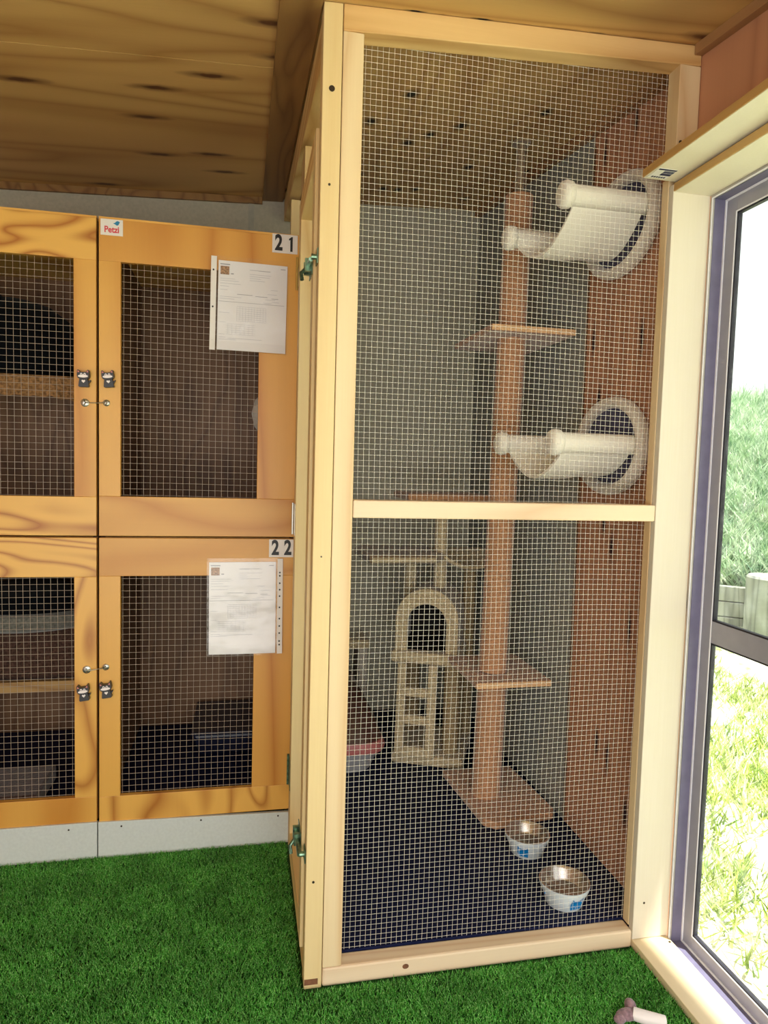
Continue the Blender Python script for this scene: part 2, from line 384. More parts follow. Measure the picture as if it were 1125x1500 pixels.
# ceiling battens / cornice
def batten(name, x0, x1, y0, y1, h, m):
    p = [(x0, y0, zc(x0, y0)-h), (x1, y0, zc(x1, y0)-h), (x1, y1, zc(x1, y1)-h), (x0, y1, zc(x0, y1)-h),
         (x0, y0, zc(x0, y0)), (x1, y0, zc(x1, y0)), (x1, y1, zc(x1, y1)), (x0, y1, zc(x0, y1))]
    return struct(MB().hexa(p).build(name, m, bevel=.001))
batten('trim_3', .055, .143, -.5, YB, .012, trimDk)
batten('trim_4', -1.8, .055, YB-.02, YB, .028, trimDk)
batten('trim_5', XW-.022, XW, -.5, Ye-.002, .024, trimR)
batten('trim_6', XI-.026, XI, Yi+.002, YB, .03, trimR)

# window surround boards
t = struct(MB().box(.892, XW, -.4, Ye-.001, 1.884, 1.902).build('trim_7', linerE, bevel=.001))
MB().box(.894, XW-.002, -.4, Ye-.002, 1.8832, 1.8842).build('underside_face', linerM, t)
t = struct(MB().box(.975, 1.074, -.4, Ye, 1.862, 1.880).build('trim_8', linerE, bevel=.001))
MB().box(.9775, 1.074, -.4, Ye-.001, 1.8612, 1.8622).build('underside_face', linerM, t)
t = struct(MB().box(.975, 1.074, Ye, Ye+.018, .021, 1.879).build('trim_9', linerM, bevel=.0015))
MB().tube([(1.003, Ye-.0006, .115), (1.003, Ye+.001, .115)], .003, 10).build('screw', screwM, t)
t = struct(MB().box(.975, 1.074, -.4, Ye+.018, 0.0005, .020).build('trim_10', sillM, bevel=.0015))
MB().tube([(1.066, 1.44, .0195), (1.066, 1.44, .0215)], .003, 10).build('screw', screwM, t)
# barcode sticker under the lintel board
st = MB().box(.898, .945, 1.405, 1.452, 1.8822, 1.8831).build('sticker', whiteP, bpy.data.objects['trim_7'])
b = MB()
b.box(.900, .944, 1.405, 1.411, 1.8816, 1.8821)
rb = random.Random(3); y = 1.414
while y < 1.436:
    w = rb.choice((.0008, .0015, .0025)); b.box(.918, .944, y, y+w, 1.8816, 1.8821); y += w+rb.choice((.001, .0016, .002))
for k in range(6): b.box(.905+.006*k, .909+.006*k, 1.443, 1.449, 1.8816, 1.8821)
b.build('printed_barcode', plain('barcode_ink', (30, 36, 70), .5, var=0), st)

# window frame
win = struct(bpy.data.objects.new('window_1', None)); COL.objects.link(win); win.location = (1.12, .5, 0)
Y0, Y1, Z0, Z1 = -.4, 1.463, .0, 1.862
def frame_ring(b, xa, xb, o, i):  # ring between offsets o..i inward from the opening
    b.box(xa, xb, Y1-i, Y1-o, Z0+o, Z1-o); b.box(xa, xb, Y0+o, Y0+i, Z0+o, Z1-o)
    b.box(xa, xb, Y0+i, Y1-i, Z0+o, Z0+i); b.box(xa, xb, Y0+i, Y1-i, Z1-i, Z1-o)
WX = 1.074
b = MB(); frame_ring(b, WX, WX+.040, .001, .008); b.build('window_frame', flangeM, win, bevel=.0008)
b = MB(); frame_ring(b, WX+.006, WX+.036, .008, .0095); b.build('track', alumD, win)
b = MB(); frame_ring(b, WX-.0008, WX+.0004, .0065, .0095); b.build('glare_lip', lipGlare, win)
SX = WX+.035
b = MB(); frame_ring(b, SX, SX+.014, .0098, .050)
b.box(SX, SX+.014, Y0+.050, Y1-.050, .795, .848)
b.build('sash', alumM, win, bevel=.0012)
b = MB(); frame_ring(b, SX-.002, SX+.0002, .0098, .0145); frame_ring(b, SX-.001, SX+.0002, .047, .050); b.build('sash_lip', lipGlare, win)
b = MB()
for (za, zb) in ((.050, .795), (.848, Z1-.050)):
    ya, yb = Y0+.050, Y1-.050
    for (y0_, y1_, z0_, z1_) in ((yb-.004, yb, za, zb), (ya, ya+.004, za, zb), (ya, yb, za, za+.004), (ya, yb, zb-.004, zb)):
        b.box(SX+.001, SX+.012, y0_, y1_, z0_, z1_)
b.build('gasket', gasket, win)
for (za, zb) in ((.052, .793), (.85, Z1-.052)):
    MB().box(SX+.005, SX+.010, Y0+.052, Y1-.052, za, zb).build('glass_pane', glassM, win)
# outside: wall skirt
struct(MB().box(1.10, 1.2, -.6, YB, -.45, -.021).build('wall_right_base', greyWall))

# ------------------------------------------------------------ artificial turf
def blades(n, xr, yr, zf, h, w, lean, keep=None):
    x = RNG.uniform(*xr, n); y = RNG.uniform(*yr, n)
    if keep is not None: k = keep(x, y); x, y = x[k], y[k]
    n = len(x); z = zf(x, y); a = RNG.uniform(0, 2*PI, n); hh = h*RNG.uniform(.55, 1.2, n); l = lean*hh*RNG.uniform(-1, 1, n); l2 = lean*hh*RNG.uniform(-1, 1, n)
    ww = w*RNG.uniform(.7, 1.3, n); dx, dy = np.cos(a)*ww/2, np.sin(a)*ww/2
    V = np.stack([np.stack([x-dx, y-dy, z], 1), np.stack([x+dx, y+dy, z], 1), np.stack([x+l, y+l2, z+hh], 1)], 1)
    return V.reshape(-1, 3)
def keepturf(x, y):
    inside = (x > .14) & (y > 1.452)
    seam = (abs(x-.158-.02*(1.43-y)) < .0016) & (y < 1.46)
    return ~inside & ~seam & (y < 2.072)
flat = lambda x, y: np.zeros_like(x)
V = [blades(260000, (-.95, .972), (1.0, 2.08), flat, .011, .0028, .9, keepturf), blades(60000, (-1.7, .972), (.2, 1.0), flat, .011, .004, .9, keepturf)]
tf = np_mesh('artificial_turf', np.concatenate(V), 3, turfM)
tag(tf, 'short bright green artificial grass covering the room floor', 'artificial grass', kind='stuff')

# ------------------------------------------------------------ cat cages
def screw(o, x, y, z, r=.0035): MB().tube([(x, y-.0008, z), (x, y+.001, z)], r, 10).build('screw', screwM, o)
def fnXZ(y): return lambda u, v, w: (u, y+w, v)
def cat_knob(x, z, parent, tilt, m):
    """little cat shaped drawer pull"""
    ct, s_ = math.cos(tilt), math.sin(tilt); Y = Yc
    def fn(u, v, w): return (x+u*ct-v*s_, Y-w, z+u*s_+v*ct)
    b = MB()
    head = [(-.0155, .0235), (-.0125, .0245), (-.0075, .0175), (.0075, .0175), (.0125, .0245), (.0155, .0235), (.0165, .008), (.0145, .0015), (.008, -.002), (-.008, -.002), (-.0145, .0015), (-.0165, .008)]
    body = [(-.0105, 0), (.0105, 0), (.0125, -.010), (.0135, -.022), (.011, -.0235), (-.012, -.0235), (-.0140, -.021), (-.0125, -.010)]
    b.prism(body, .001, .016, fn); b.prism(head, .001, .020, fn)
    b.prism([(.011, -.008), (.0185, -.003), (.0175, -.0075), (.0125, -.014)], .002, .012, fn)
    b.mi = 1
    muz = [(.0135*math.cos(t), .0062+.0042*math.sin(t)) for t in [2*PI*k/16 for k in range(16)]]
    b.prism(muz, .018, .0215, fn)
    for e in (-.0045, .0045):
        b.prism([(e+.0032*math.cos(t), .0115+.0036*math.sin(t)) for t in [2*PI*k/12 for k in range(12)]], .018, .0208, fn)
    b.prism([(0, -.0125), (.0052, -.007), (.0035, -.0035), (0, -.005), (-.0035, -.0035), (-.0052, -.007)], .015, .0172, fn)
    b.mi = 2
    for e in (-1, 1): b.prism([(e*.0135, .0225), (e*.0085, .0175), (e*.0142, .0165)], .018, .0206, fn)
    b.mi = 3; b.prism([(-.0095, .0022), (.0095, .0022), (.008, -.0015), (-.008, -.0015)], .014, .0195, fn)
    b.mi = 4
    for e in (-.0045, .0045):
        b.prism([(e+.0014*math.cos(t), .0112+.0018*math.sin(t)) for t in [2*PI*k/10 for k in range(10)]], .018, .0213, fn)
    return b.build('cat_knob', [m, whiteR, pinkM, redC, blackR], parent, bevel=.0006)
def rosette(b, x, z, r=.0085):
    b.lathe([(r, 0), (r, -.002), (r*.7, -.004), (r*.3, -.0045)], (x, Yc, z), 18, axis='Y')
    b.tube([(x, Yc-.003, z+.002), (x, Yc-.013, z+.006), (x+.004, Yc-.016, z-.001), (x, Yc-.011, z-.006), (x, Yc-.003, z-.005)], .0016, 8)
def latch(x0, z0, x1, z1, parent):
    b = MB(); rosette(b, x0, z0, .0115); rosette(b, x1, z1, .0095)
    pts = [(x0+.002, Yc-.012, z0), (x0+.01, Yc-.010, z0-.0005), (x1-.009, Yc-.010, z1-.001), (x1-.004, Yc-.0115, z1+.004), (x1+.001, Yc-.0115, z1), (x1-.004, Yc-.0115, z1-.004)]
    b.tube(pts, .0013, 8); return b.build('hook_latch', steelM, parent, smooth=True)

def cage(name_label, x0, x1, z0, z1, ox0, ox1, oz0, oz1, mats, group='cat cages stacked two high'):
    """x0..x1,z0..z1 = door outline, o* = mesh opening"""
    t = thing('cat_cage', ((x0+x1)/2, Yc, z0), name_label, 'cage', group)
    D = .72; yb = Yc+D; th = .014
    cz0, cz1 = z0-.001, z1+.001
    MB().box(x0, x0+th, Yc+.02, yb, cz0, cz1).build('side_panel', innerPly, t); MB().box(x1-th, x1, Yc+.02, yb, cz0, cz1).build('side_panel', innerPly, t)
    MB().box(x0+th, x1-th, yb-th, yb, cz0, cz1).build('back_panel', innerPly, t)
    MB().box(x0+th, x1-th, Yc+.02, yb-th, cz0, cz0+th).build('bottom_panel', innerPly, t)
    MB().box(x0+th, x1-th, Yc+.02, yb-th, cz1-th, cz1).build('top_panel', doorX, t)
    d = bpy.data.objects.new('door', None); COL.objects.link(d); d.parent = t
    dm = mats
    MB().box(x0, x1, Yc, Yc+.018, oz1, z1).build('top_rail', dm[0], d, bevel=.001)
    MB().box(x0, x1, Yc, Yc+.018, z0, oz0).build('bottom_rail', dm[1], d, bevel=.001)
    MB().box(x0, ox0, Yc, Yc+.018, oz0, oz1).build('stile', dm[2], d, bevel=.001)
    MB().box(ox1, x1, Yc, Yc+.018, oz0, oz1).build('stile', dm[3], d, bevel=.001)
    wire_grid(lambda u, v, w: (u, Yc+.020+w, v), ox0-.005, ox1+.005, oz0-.005, oz1+.005, .0187, .00065, 24, wireC, d, .0009, seed=int(x0*100+z0*10)+50)
    return t, d
GX = -.4195
zt = 1.876
# thing origin handled by link()
for p_ in ():
    pass
CG = {}
CG['UL'] = cage('upper varnished plywood cat cage at the left edge with a black domed bed inside', -.99, GX-.0035, .974, zt, -.93, -.483, 1.087, 1.760, (doorX2, doorX2, doorV, doorV))
CG['UR'] = cage('upper varnished plywood cat cage numbered 21 with an empty dark inside', GX+.0035, .151, .974, zt, -.357, .034, 1.090, 1.760, (doorV2, doorX, doorV, doorV2))
CG['LL'] = cage('lower varnished plywood cat cage at the left edge with a wooden shelf inside', -.99, GX-.0035, .113, .968, -.93, -.484, .190, .853, (doorX2, doorV, doorZs, doorZs))
CG['LR'] = cage('lower varnished plywood cat cage numbered 22 with a navy floor mat inside', GX+.0035, .151, .108, .968, -.357, .032, .187, .855, (doorX, doorZs, doorV, doorV2))
# latches, knobs
cat_knob(-.388, 1.426, CG['UR'][1], .10, blackR); cat_knob(-.454, 1.424, CG['UL'][1], .02, blackR)
cat_knob(-.394, .518, CG['LR'][1], .12, greyR); cat_knob(-.456, .512, CG['LL'][1], .12, greyR)
latch(-.453, 1.357, -.395, 1.359, CG['UL'][1]); latch(-.450, .578, -.397, .584, CG['LL'][1])
# kickboards
for (k, xa, xb, za, zb) in (('LL', -.99, GX-.0015, .113, .113), ('LR', GX+.0015, .148, .1125, .1005)):
    b = MB(); b.hexa([(xa, Yc-.006, .001), (xb, Yc-.006, .001), (xb, Yc+.006, .001), (xa, Yc+.006, .001), (xa, Yc-.006, za), (xb, Yc-.006, zb), (xb, Yc+.006, zb), (xa, Yc+.006, za)])
    o = b.build('kickboard', kickM, CG[k][0], bevel=.001)
    for xx in ((-.50,) if k == 'LL' else (-.352, -.12, .115)): screw(o, xx, Yc-.006, za-.017 if xx < 0 else za-.022, .0028)
# lid line on top of the cages
MB().box(GX+.003, .151, Yc+.004, Yc+.70, zt+.001, zt+.007).build('lid', doorX, CG['UR'][0])
MB().box(-.99, GX-.003, Yc+.004, Yc+.70, zt+.001, zt+.007).build('lid', doorX, CG['UL'][0])
# number plates
def plate(x, z, txt, parent):
    o = MB().box(x-.0375, x+.0375, Yc-.0022, Yc-.0004, z-.0275, z+.0275).build('number_plate', whiteP, parent, bevel=.0005)
    text_mesh(txt[0], .062, .72, .0022, lambda u, v, w: (x-.0185+u, Yc-.0026-w, z+v), inkM, 'digit', o)
    if txt[1] == '1':
        k = .0215
        b = MB(); b.prism([(-.0035, -k), (.0035, -k), (.0035, k), (.0005, k), (-.0075, k-.006), (-.0075, k-.011), (-.0035, k-.009)], 0, .0004, lambda u, v, w: (x+.019+u, Yc-.0026-w, z+v)); b.build('digit', inkM, o); return
    text_mesh(txt[1], .062, .72, .0022, lambda u, v, w: (x+.0195+u, Yc-.0026-w, z+v), inkM, 'digit', o)
plate(.106, 1.852, '21', CG['UR'][0]); plate(.111, .939, '22', CG['LR'][0])
# Petzi sticker
s = MB().box(-.411, -.351, Yc-.0014, Yc-.0003, 1.831, 1.8755).build('brand_sticker', whiteP, CG['UR'][0])
text_mesh('Petzi', .024, .86, .0006, lambda u, v, w: (-.381+u, Yc-.0018-w, 1.8465+v), redM, 'printed_word', s)
b = MB(); bird = [(-.014, .002), (-.008, .004), (-.004, .009), (.002, .0115), (.006, .009), (.0085, .0085), (.007, .004), (.004, -.002), (-.001, -.005), (-.006, -.002)]
b.prism(bird, .0015, .0022, lambda u, v, w: (-.366+u*.8, Yc-w, 1.863+v*.8)); b.build('printed_bird', blueM, s)

# information sheets in plastic sleeves
def sheet(x0, x1, z0, z1, side, label, rot, seed):
    t = thing('information_sheet', ((x0+x1)/2, Yc-.004, z0), label, 'paper sheet', 'printed information sheets hung on the cage doors')
    cx, cz = (x0+x1)/2, (z0+z1)/2; c, s_ = math.cos(rot), math.sin(rot)
    rr = random.Random(seed)
    def P(u, v, w):
        curl = .004*math.sin((u+.1)*9)*(.5-v/(z1-z0))
        return (cx+u*c-v*s_, Yc-.0035-w-curl-.004*(v < -.11), cz+u*s_+v*c)
    W, H = (x1-x0)/2, (z1-z0)/2
    def grid(b, ua, ub, va, vb, w, nu=8, nv=10):
        g = [[b.bm.verts.new(P(ua+(ub-ua)*i/nu, va+(vb-va)*j/nv, w)) for i in range(nu+1)] for j in range(nv+1)]
        for j in range(nv):
            for i in range(nu): b._f([g[j][i], g[j][i+1], g[j+1][i+1], g[j+1][i]])
    b = MB(); grid(b, -W, W, -H, H, .001)
    def q(b, u, v, du, dv=.0012): grid(b, u, u+du, v, v+dv, .0016, max(1, int(du/.03)), 1)
    b.mi = 1
    q(b, -W+.005, H-.012, .028, .003); q(b, W-.02, H-.012, .014, .002)
    q(b, -W+.036, H-.038, .008, .003); q(b, -.01, H-.022, .06, .0016)
    q(b, -W+.055, H-.095, .045, .0014); q(b, -W+.108, H-.097, .035, .0014); q(b, -W+.003, H-.118, 2*W-.01, .0010)
    q(b, W-.045, H-.100, .02, .0014)
    b.mi = 2
    for v in (.016, .028, .034, .040, .046): q(b, -.01, H-v-.006, rr.uniform(.02, .07))
    for v in (.052, .058, .066, .074, .084, .104, .110): q(b, -W+.006, H-v, rr.uniform(.02, .07))
    for v in (.075, .088, .104, .110, .114): q(b, W-.07+rr.uniform(0, .03), H-v, rr.uniform(.02, .03))
    for k in range(8): q(b, -W+.055, H-.130-.006*k, .085, .0007)
    for k in range(11): grid(b, -W+.055+.0085*k, -W+.0556+.0085*k, H-.172, H-.130, .0016, 1, 2)
    for k in range(6): q(b, -W+.025, H-.182-.006*k, .085, .0007)
    for k in range(7): grid(b, -W+.03+.012*k, -W+.0306+.012*k, H-.212, H-.182, .0016, 1, 2)
    for v in (.150, .178, .213, .222, .228): q(b, -W+.005, H-v, rr.uniform(.012, .03))
    q(b, -W+.03, H-.224, .10); q(b, -W+.005, H-.228, .05)
    b.mi = 3; grid(b, -W+.006, -W+.031, H-.040, H-.016, .0018, 2, 2); b.build('paper', [paperM, ink2, ink3, photoM], t, weld=False)
    b = MB(); grid(b, -W-.006, W+.006, -H-.004, H+.012, .0035)
    b.build('plastic_sleeve', sleeveM, t, smooth=True)
    sx = -W-.021 if side < 0 else W+.005
    b = MB(); grid(b, sx, sx+.016, -H-.002, H+.010, .0028, 1, 8); b.mi = 1
    hs = (-.105, -.006, .100) if side < 0 else (-.115, -.105, -.08, -.058, -.035, 0, .035, .055, .075, .098, .108)
    for v in hs: b.prism([(.0025*math.cos(a), .0028*math.sin(a)) for a in [2*PI*k/10 for k in range(10)]], .003, .0034, lambda u, w_, d, v=v: P(sx+.007+u, v+w_, d))
    b.build('binder_strip', [whiteP, inkM], t)
    return t
sheet(-.087, .113, 1.528, 1.787, -1, 'white printed sheet in a plastic sleeve with punched strip on its left, below number 21', -.012, 1)
sheet(-.103, .096, .615, .897, 1, 'crinkled plastic sleeve holding a white printed sheet, punched strip on its right, below number 22', .006, 2)

# inside the cages
t = thing('domed_cat_bed', (-.79, 2.5, 1.46), 'black rounded fleece cat bed dome on the tan blanket in the upper left cage', 'cat bed')
b = MB(); b.lathe([(.235, 0), (.245, .04), (.235, .12), (.20, .19), (.14, .235), (.07, .255), (.001, .262)], (-.79, 2.5, 1.463), 36, 1.0, .75); b.build('dome', bedBlk, t, smooth=True)
MB().tube([(-.78, 2.4, 1.70), (-.80, 2.36, 1.735), (-.825, 2.34, 1.77)], [.012, .008, .004], 8).build('strap', bedBlk, t)
t = thing('cage_shelf', (-.7, 2.5, 1.44), 'wooden shelf draped with a tan spotted blanket in the upper left cage', 'shelf')
MB().box(-.974, -.44, 2.28, 2.77, 1.432, 1.446).build('shelf_board', shelfW, t)
b = MB()
nx = 40
g = []
for j in range(7):
    row = []
    for i in range(nx+1):
        u = -.97+(.53)*i/nx; drop = (0, 0, 0, .02, .04, .055, .066)[j]; yy = (2.76, 2.5, 2.27, 2.262, 2.258, 2.256, 2.254)[j]
        if i > nx*.72: drop *= 1.0+1.3*(i/nx-.72)
        row.append(b.bm.verts.new((u, yy+.004*math.sin(i*.8)*(j > 2), 1.450-drop-.003*math.sin(i*1.7+j)*(j > 3))))
    g.append(row)
for j in range(6):
    for i in range(nx): b._f([g[j][i], g[j][i+1], g[j+1][i+1], g[j+1][i]])
b.build('blanket', flee, t, smooth=True)
t = thing('wall_dome', (.135, 2.5, 1.36), 'pale rounded dome fixed to the right inner side of cage 21', 'dome')
MB().lathe([(.085, .134), (.09, .10), (.075, .055), (.045, .028), (.001, .018)], (0, 2.42, 1.37), 36, axis='X').build('dome_shell', plushR, t, smooth=True)
t = thing('oval_cat_bed', (-.72, 2.42, .56), 'grey plush bed with dark hollow on the wooden shelf in the lower left cage', 'cat bed')
b = MB(); b.lathe([(.19, 0), (.235, .015), (.25, .035), (.24, .058), (.215, .066), (.19, .055)], (-.74, 2.52, .615), 40, 1.0, .7); b.build('rim', bedGrey, t, smooth=True)
b = MB(); b.lathe([(.225, .04), (.228, .08), (.205, .12), (.12, .142), (.001, .148)], (-.74, 2.54, .615), 40, 1.0, .7); b.build('lining', bedBlk, t, smooth=True)
t = thing('cage_shelf', (-.7, 2.5, .45), 'narrow pale timber edged shelf in the lower left cage above the navy mat', 'shelf')
MB().box(-.974, -.46, 2.47, 2.78, .405, .42).build('shelf_board', brownBk, t)
MB().box(-.974, -.52, 2.445, 2.47, .395, .432).build('front_batten', shelfW, t)
MB().box(-.974, -.46, 2.49, 2.775, .421, .612).build('woven_cushion', brownBk, t, bevel=.02)
for (nm, xa, xb, lb) in (('left', -.974, -.44, 'dark navy mat on the floor of the lower left cage'), ('right', -.40, .135, 'dark navy mat on the floor of cage 22')):
    o = MB().box(xa, xb, Yc+.03, 2.77, .124, .134).build('floor_mat', navyM, bevel=.002); tag(o, lb, 'mat')
o = MB().box(-.97, -.60, 2.12, 2.34, .135, .185).build('storage_tray', brownBk, bevel=.008); tag(o, 'low brown tray on the navy mat at the front of the lower left cage', 'tray')
t = thing('litter_box', (-.02, 2.6, .135), 'navy plastic litter box at the right back of cage 22', 'litter box')
b = MB(); b.hexa([(-.15, 2.46, .135), (.11, 2.46, .135), (.11, 2.73, .135), (-.15, 2.73, .135), (-.175, 2.44, .215), (.125, 2.44, .215), (.125, 2.76, .215), (-.175, 2.76, .215)]); b.build('tray', navyBox, t, bevel=.01)
b = MB(); b.box(-.18, .128, 2.435, 2.765, .215, .227); b.build('rim', navyBox, t, bevel=.004)

# ------------------------------------------------------------ mesh enclosure
E_ = thing('mesh_enclosure', (.6, Ye, 0), 'tall pale pine framed wire mesh cat enclosure beside the window', 'enclosure')
def ztop(x): return zc(x, Ye)
b = MB(); x0, x1 = .146, .1865
b.hexa([(x0, Ye, .0), (x1, Ye, .0), (x1, Yi, .0), (x0, Yi, .0), (x0, Ye, ztop(x0)-.001), (x1, Ye, ztop(x1)-.001), (x1, Yi, ztop(x1)), (x0, Yi, ztop(x0))])
o = b.build('corner_post', pineZ, E_, bevel=.002)
for (x, z, r) in ((.166, 1.985, .0065), (.165, 1.79, .0028), (.165, .998, .002), (.163, .255, .003)): screw(o, x, Ye, z, r)
MB().box(.147, .178, Ye-.0004, Ye+.001, .010, .024).build('resin_knot', blkCor, o)
MB().box(.188, .232, Ye, Yi, .0465, 2.105).build('stile', pineZ2, E_, bevel=.002)
b = MB(); b.box(.974, XW-.001, Ye+.019, Yi, .0465, 1.90); b.box(.975, XW-.001, Ye, Yi, 1.904, 2.15)
o = b.build('stile', pineZ2, E_, bevel=.0015)
screw(o, .986, Ye, 1.975, .0045)
b = MB(); za = .055
b.hexa([(.188, Ye, ztop(.188)-za), (XW-.001, Ye, ztop(XW)-.046), (XW-.001, Yi, ztop(XW)-.046), (.188, Yi, ztop(.188)-za), (.188, Ye, ztop(.188)-.001), (XW-.001, Ye, ztop(XW)-.001), (XW-.001, Yi, ztop(XW)), (.188, Yi, ztop(.188))])
b.build('top_rail', pineXt, E_, bevel=.002)
b = MB(); b.box(.188, .974, Ye, Yi, .0005, .0455); o = b.build('bottom_rail', pineX, E_, bevel=.005)
MB().lathe([(.006, 0), (.006, .0006)], (.385, Ye-.0005, .026), 16, 1.3, 1, 'Y').build('knot', blkCor, o)
MB().box(.233, .9735, Ye, Yi-.004, 1.084, 1.1235).build('middle_rail', pineX, E_, bevel=.003)
wire_grid(lambda u, v, w: (u, Yi+.0015+w, v), .228, .985, .038, 2.15, .0127, .0004, 90, wireM, E_, .0022, seed=5)

# side wall with door (faces -X)
yS = Yc-.001
b = MB(); b.box(.148, .187, Yi+.001, YB-.002, .0005, .045); b.build('side_bottom_plate', pineY, E_, bevel=.002)
b = MB(); ya, yb_ = Yi+.001, YB-.03
def zt2(y): return zc(.16, y)
b.hexa([(.148, ya, zt2(ya)-.10), (.187, ya, zt2(ya)-.10), (.187, yb_, zt2(yb_)-.10), (.148, yb_, zt2(yb_)-.10), (.148, ya, zt2(ya)-.012), (.187, ya, zt2(ya)-.012), (.187, yb_, zt2(yb_)-.012), (.148, yb_, zt2(yb_)-.012)])
b.build('side_top_plate', pineY, E_, bevel=.002)
MB().box(.153, .187, 1.985, Yc+.02, .046, 2.10).build('side_stud', pineZ, E_, bevel=.002)
MB().box(.153, .187, 2.60, 2.64, 1.89, 2.18).build('side_stud', pineZ, E_, bevel=.002)
MB().box(.153, .16, Yc+.021, YB-.01, .046, 1.885).build('side_panel', innerPly, E_)
d = bpy.data.objects.new('door', None); COL.objects.link(d); d.parent = E_; 
dx0, dx1 = .140, .172; dy0, dy1 = 1.520, 1.975; dz0, dz1 = .06, 1.93
MB().box(dx0, dx1, dy0, dy0+.05, dz0, dz1).build('door_stile', pineZ, d, bevel=.002)
MB().box(dx0, dx1, dy1-.06, dy1, dz0, dz1).build('door_stile', pineZ, d, bevel=.002)
MB().box(dx0, dx1, dy0+.05, dy1-.06, dz1-.06, dz1).build('door_rail', pineY, d, bevel=.002)
MB().box(dx0, dx1, dy0+.05, dy1-.06, dz0, dz0+.06).build('door_rail', pineY, d, bevel=.002)
wire_grid(lambda u, v, w: (dx1+.001+w, u, v), dy0+.04, dy1-.05, dz0+.05, dz1-.05, .0127, .0005, 40, wireM, d, .001, seed=9)
for (z, m_) in ((1.74, brassM), (1.04, steelM), (.285, greenzM)):
    b = MB(); b.box(dx0-.0015, dx0, 1.93, 1.972, z-.045, z+.045); b.box(dx0+.009, dx0+.0105, 1.977, 2.015, z-.045, z+.045)
    b.tube([(dx0-.003, 1.977, z-.046), (dx0-.003, 1.977, z+.046)], .0042, 10); b.build('hinge', m_, d)
for z in (1.645, .31):
    b = MB(); b.box(dx0-.002, dx0, 1.535, 1.60, z-.022, z+.022)
    b.tube([(dx0-.008, 1.49, z-.004), (dx0-.008, 1.59, z+.004)], .005, 10); b.box(dx0-.016, dx0-.001, 1.545, 1.555, z-.014, z+.014); b.box(dx0-.016, dx0-.001, 1.578, 1.588, z-.014, z+.014)
    b.tube([(dx0-.008, 1.565, z), (dx0-.024, 1.555, z-.018), (dx0-.022, 1.548, z-.034)], .0045, 10)
    b.box(.143, .1455, 1.472, 1.500, z-.016, z+.016); b.tube([(.144, 1.486, z), (.132, 1.486, z)], .006, 10)
    b.build('bolt_latch', greenzM, d, smooth=False)

# ------------------------------------------------------------ wall perches
def perch(zc_, label, zn, zf_):
    yc = 1.775; t = thing('cat_perch', (XI, yc, zc_), label, 'cat perch', 'round wall mounted cat perches')
    # oval padded ring on wall
    ry, rz = .166, .124; b = MB(); n, m = 56, 12; g = []
    for i in range(n):
        a = 2*PI*i/n; c_ = Vector((XI-.022, yc+ry*math.cos(a), zc_+rz*math.sin(a))); e = Vector((0, math.cos(a), math.sin(a)))
        g.append([b.bm.verts.new(c_+e*.0165*math.cos(q)+Vector((-1, 0, 0))*.020*math.sin(q)) for q in [2*PI*k/m for k in range(m)]])
    for i in range(n):
        for k in range(m): b._f([g[i][k], g[(i+1) % n][k], g[(i+1) % n][(k+1) % m], g[i][(k+1) % m]])
    b.build('padded_ring', plushR, t, smooth=True)
    MB().lathe([(1.0, XI-.001), (1.0, XI-.016), (.5, XI-.018), (.001, XI-.018)], (0, yc, zc_), 48, .155, .114, 'X').build('backing_disc', blueIn, t, smooth=True)
    yn, yf = yc-.128, yc+.128
    for (y_, xe, za) in ((yn, .785, zn), (yf, .738, zf_)):
        pr_ = [(.001, xe-.012), (.02, xe-.012), (.031, xe-.006), (.035, xe+.004), (.033, xe+.018), (.027, xe+.024), (.0265, XI-.03), (.0265, XI-.024)]
        MB().lathe([(r, x) for r, x in pr_], (0, y_, za), 28, axis='X').build('padded_arm', plushW, t, smooth=True)
    # hammock sling, U section, stiff in X
    b = MB(); nu, nv = 28, 12; top = []; bot = []
    for thick in (0, -.008):
        g = []
        for j in range(nv+1):
            sag = .080-.016*(j/nv)
            if j == 0: sag -= .004
            row = []
            for i in range(nu+1):
                s_ = i/nu; y_ = yn+(yf-yn)*s_; xe = .785-.047*s_; x = xe+.03+(XI-.035-xe-.03)*j/nv; zz = zn+(zf_-zn)*s_-.015-sag*(1-abs(2*s_-1)**1.9)+.006*math.sin(j*1.1)*math.sin(PI*s_)*.3
                row.append(b.bm.verts.new((x, y_, zz+thick)))
            g.append(row)
        for j in range(nv):
            for i in range(nu): b._f([g[j][i], g[j][i+1], g[j+1][i+1], g[j+1][i]])
        top.append(g)
    A, B = top
    for j in range(nv): b._f([A[j][0], A[j+1][0], B[j+1][0], B[j][0]]); b._f([A[j][-1], A[j+1][-1], B[j+1][-1], B[j][-1]])
    for i in range(nu): b._f([A[0][i], A[0][i+1], B[0][i+1], B[0][i]]); b._f([A[-1][i], A[-1][i+1], B[-1][i+1], B[-1][i]])
    b.build('hammock_sling', plushW, t, smooth=True)
    return t
perch(1.890, 'upper white plush cat perch on the plywood wall near the top of the enclosure', 1.905, 1.873)
perch(1.275, 'lower white plush cat perch on the plywood wall just above the middle rail', 1.275, 1.277)

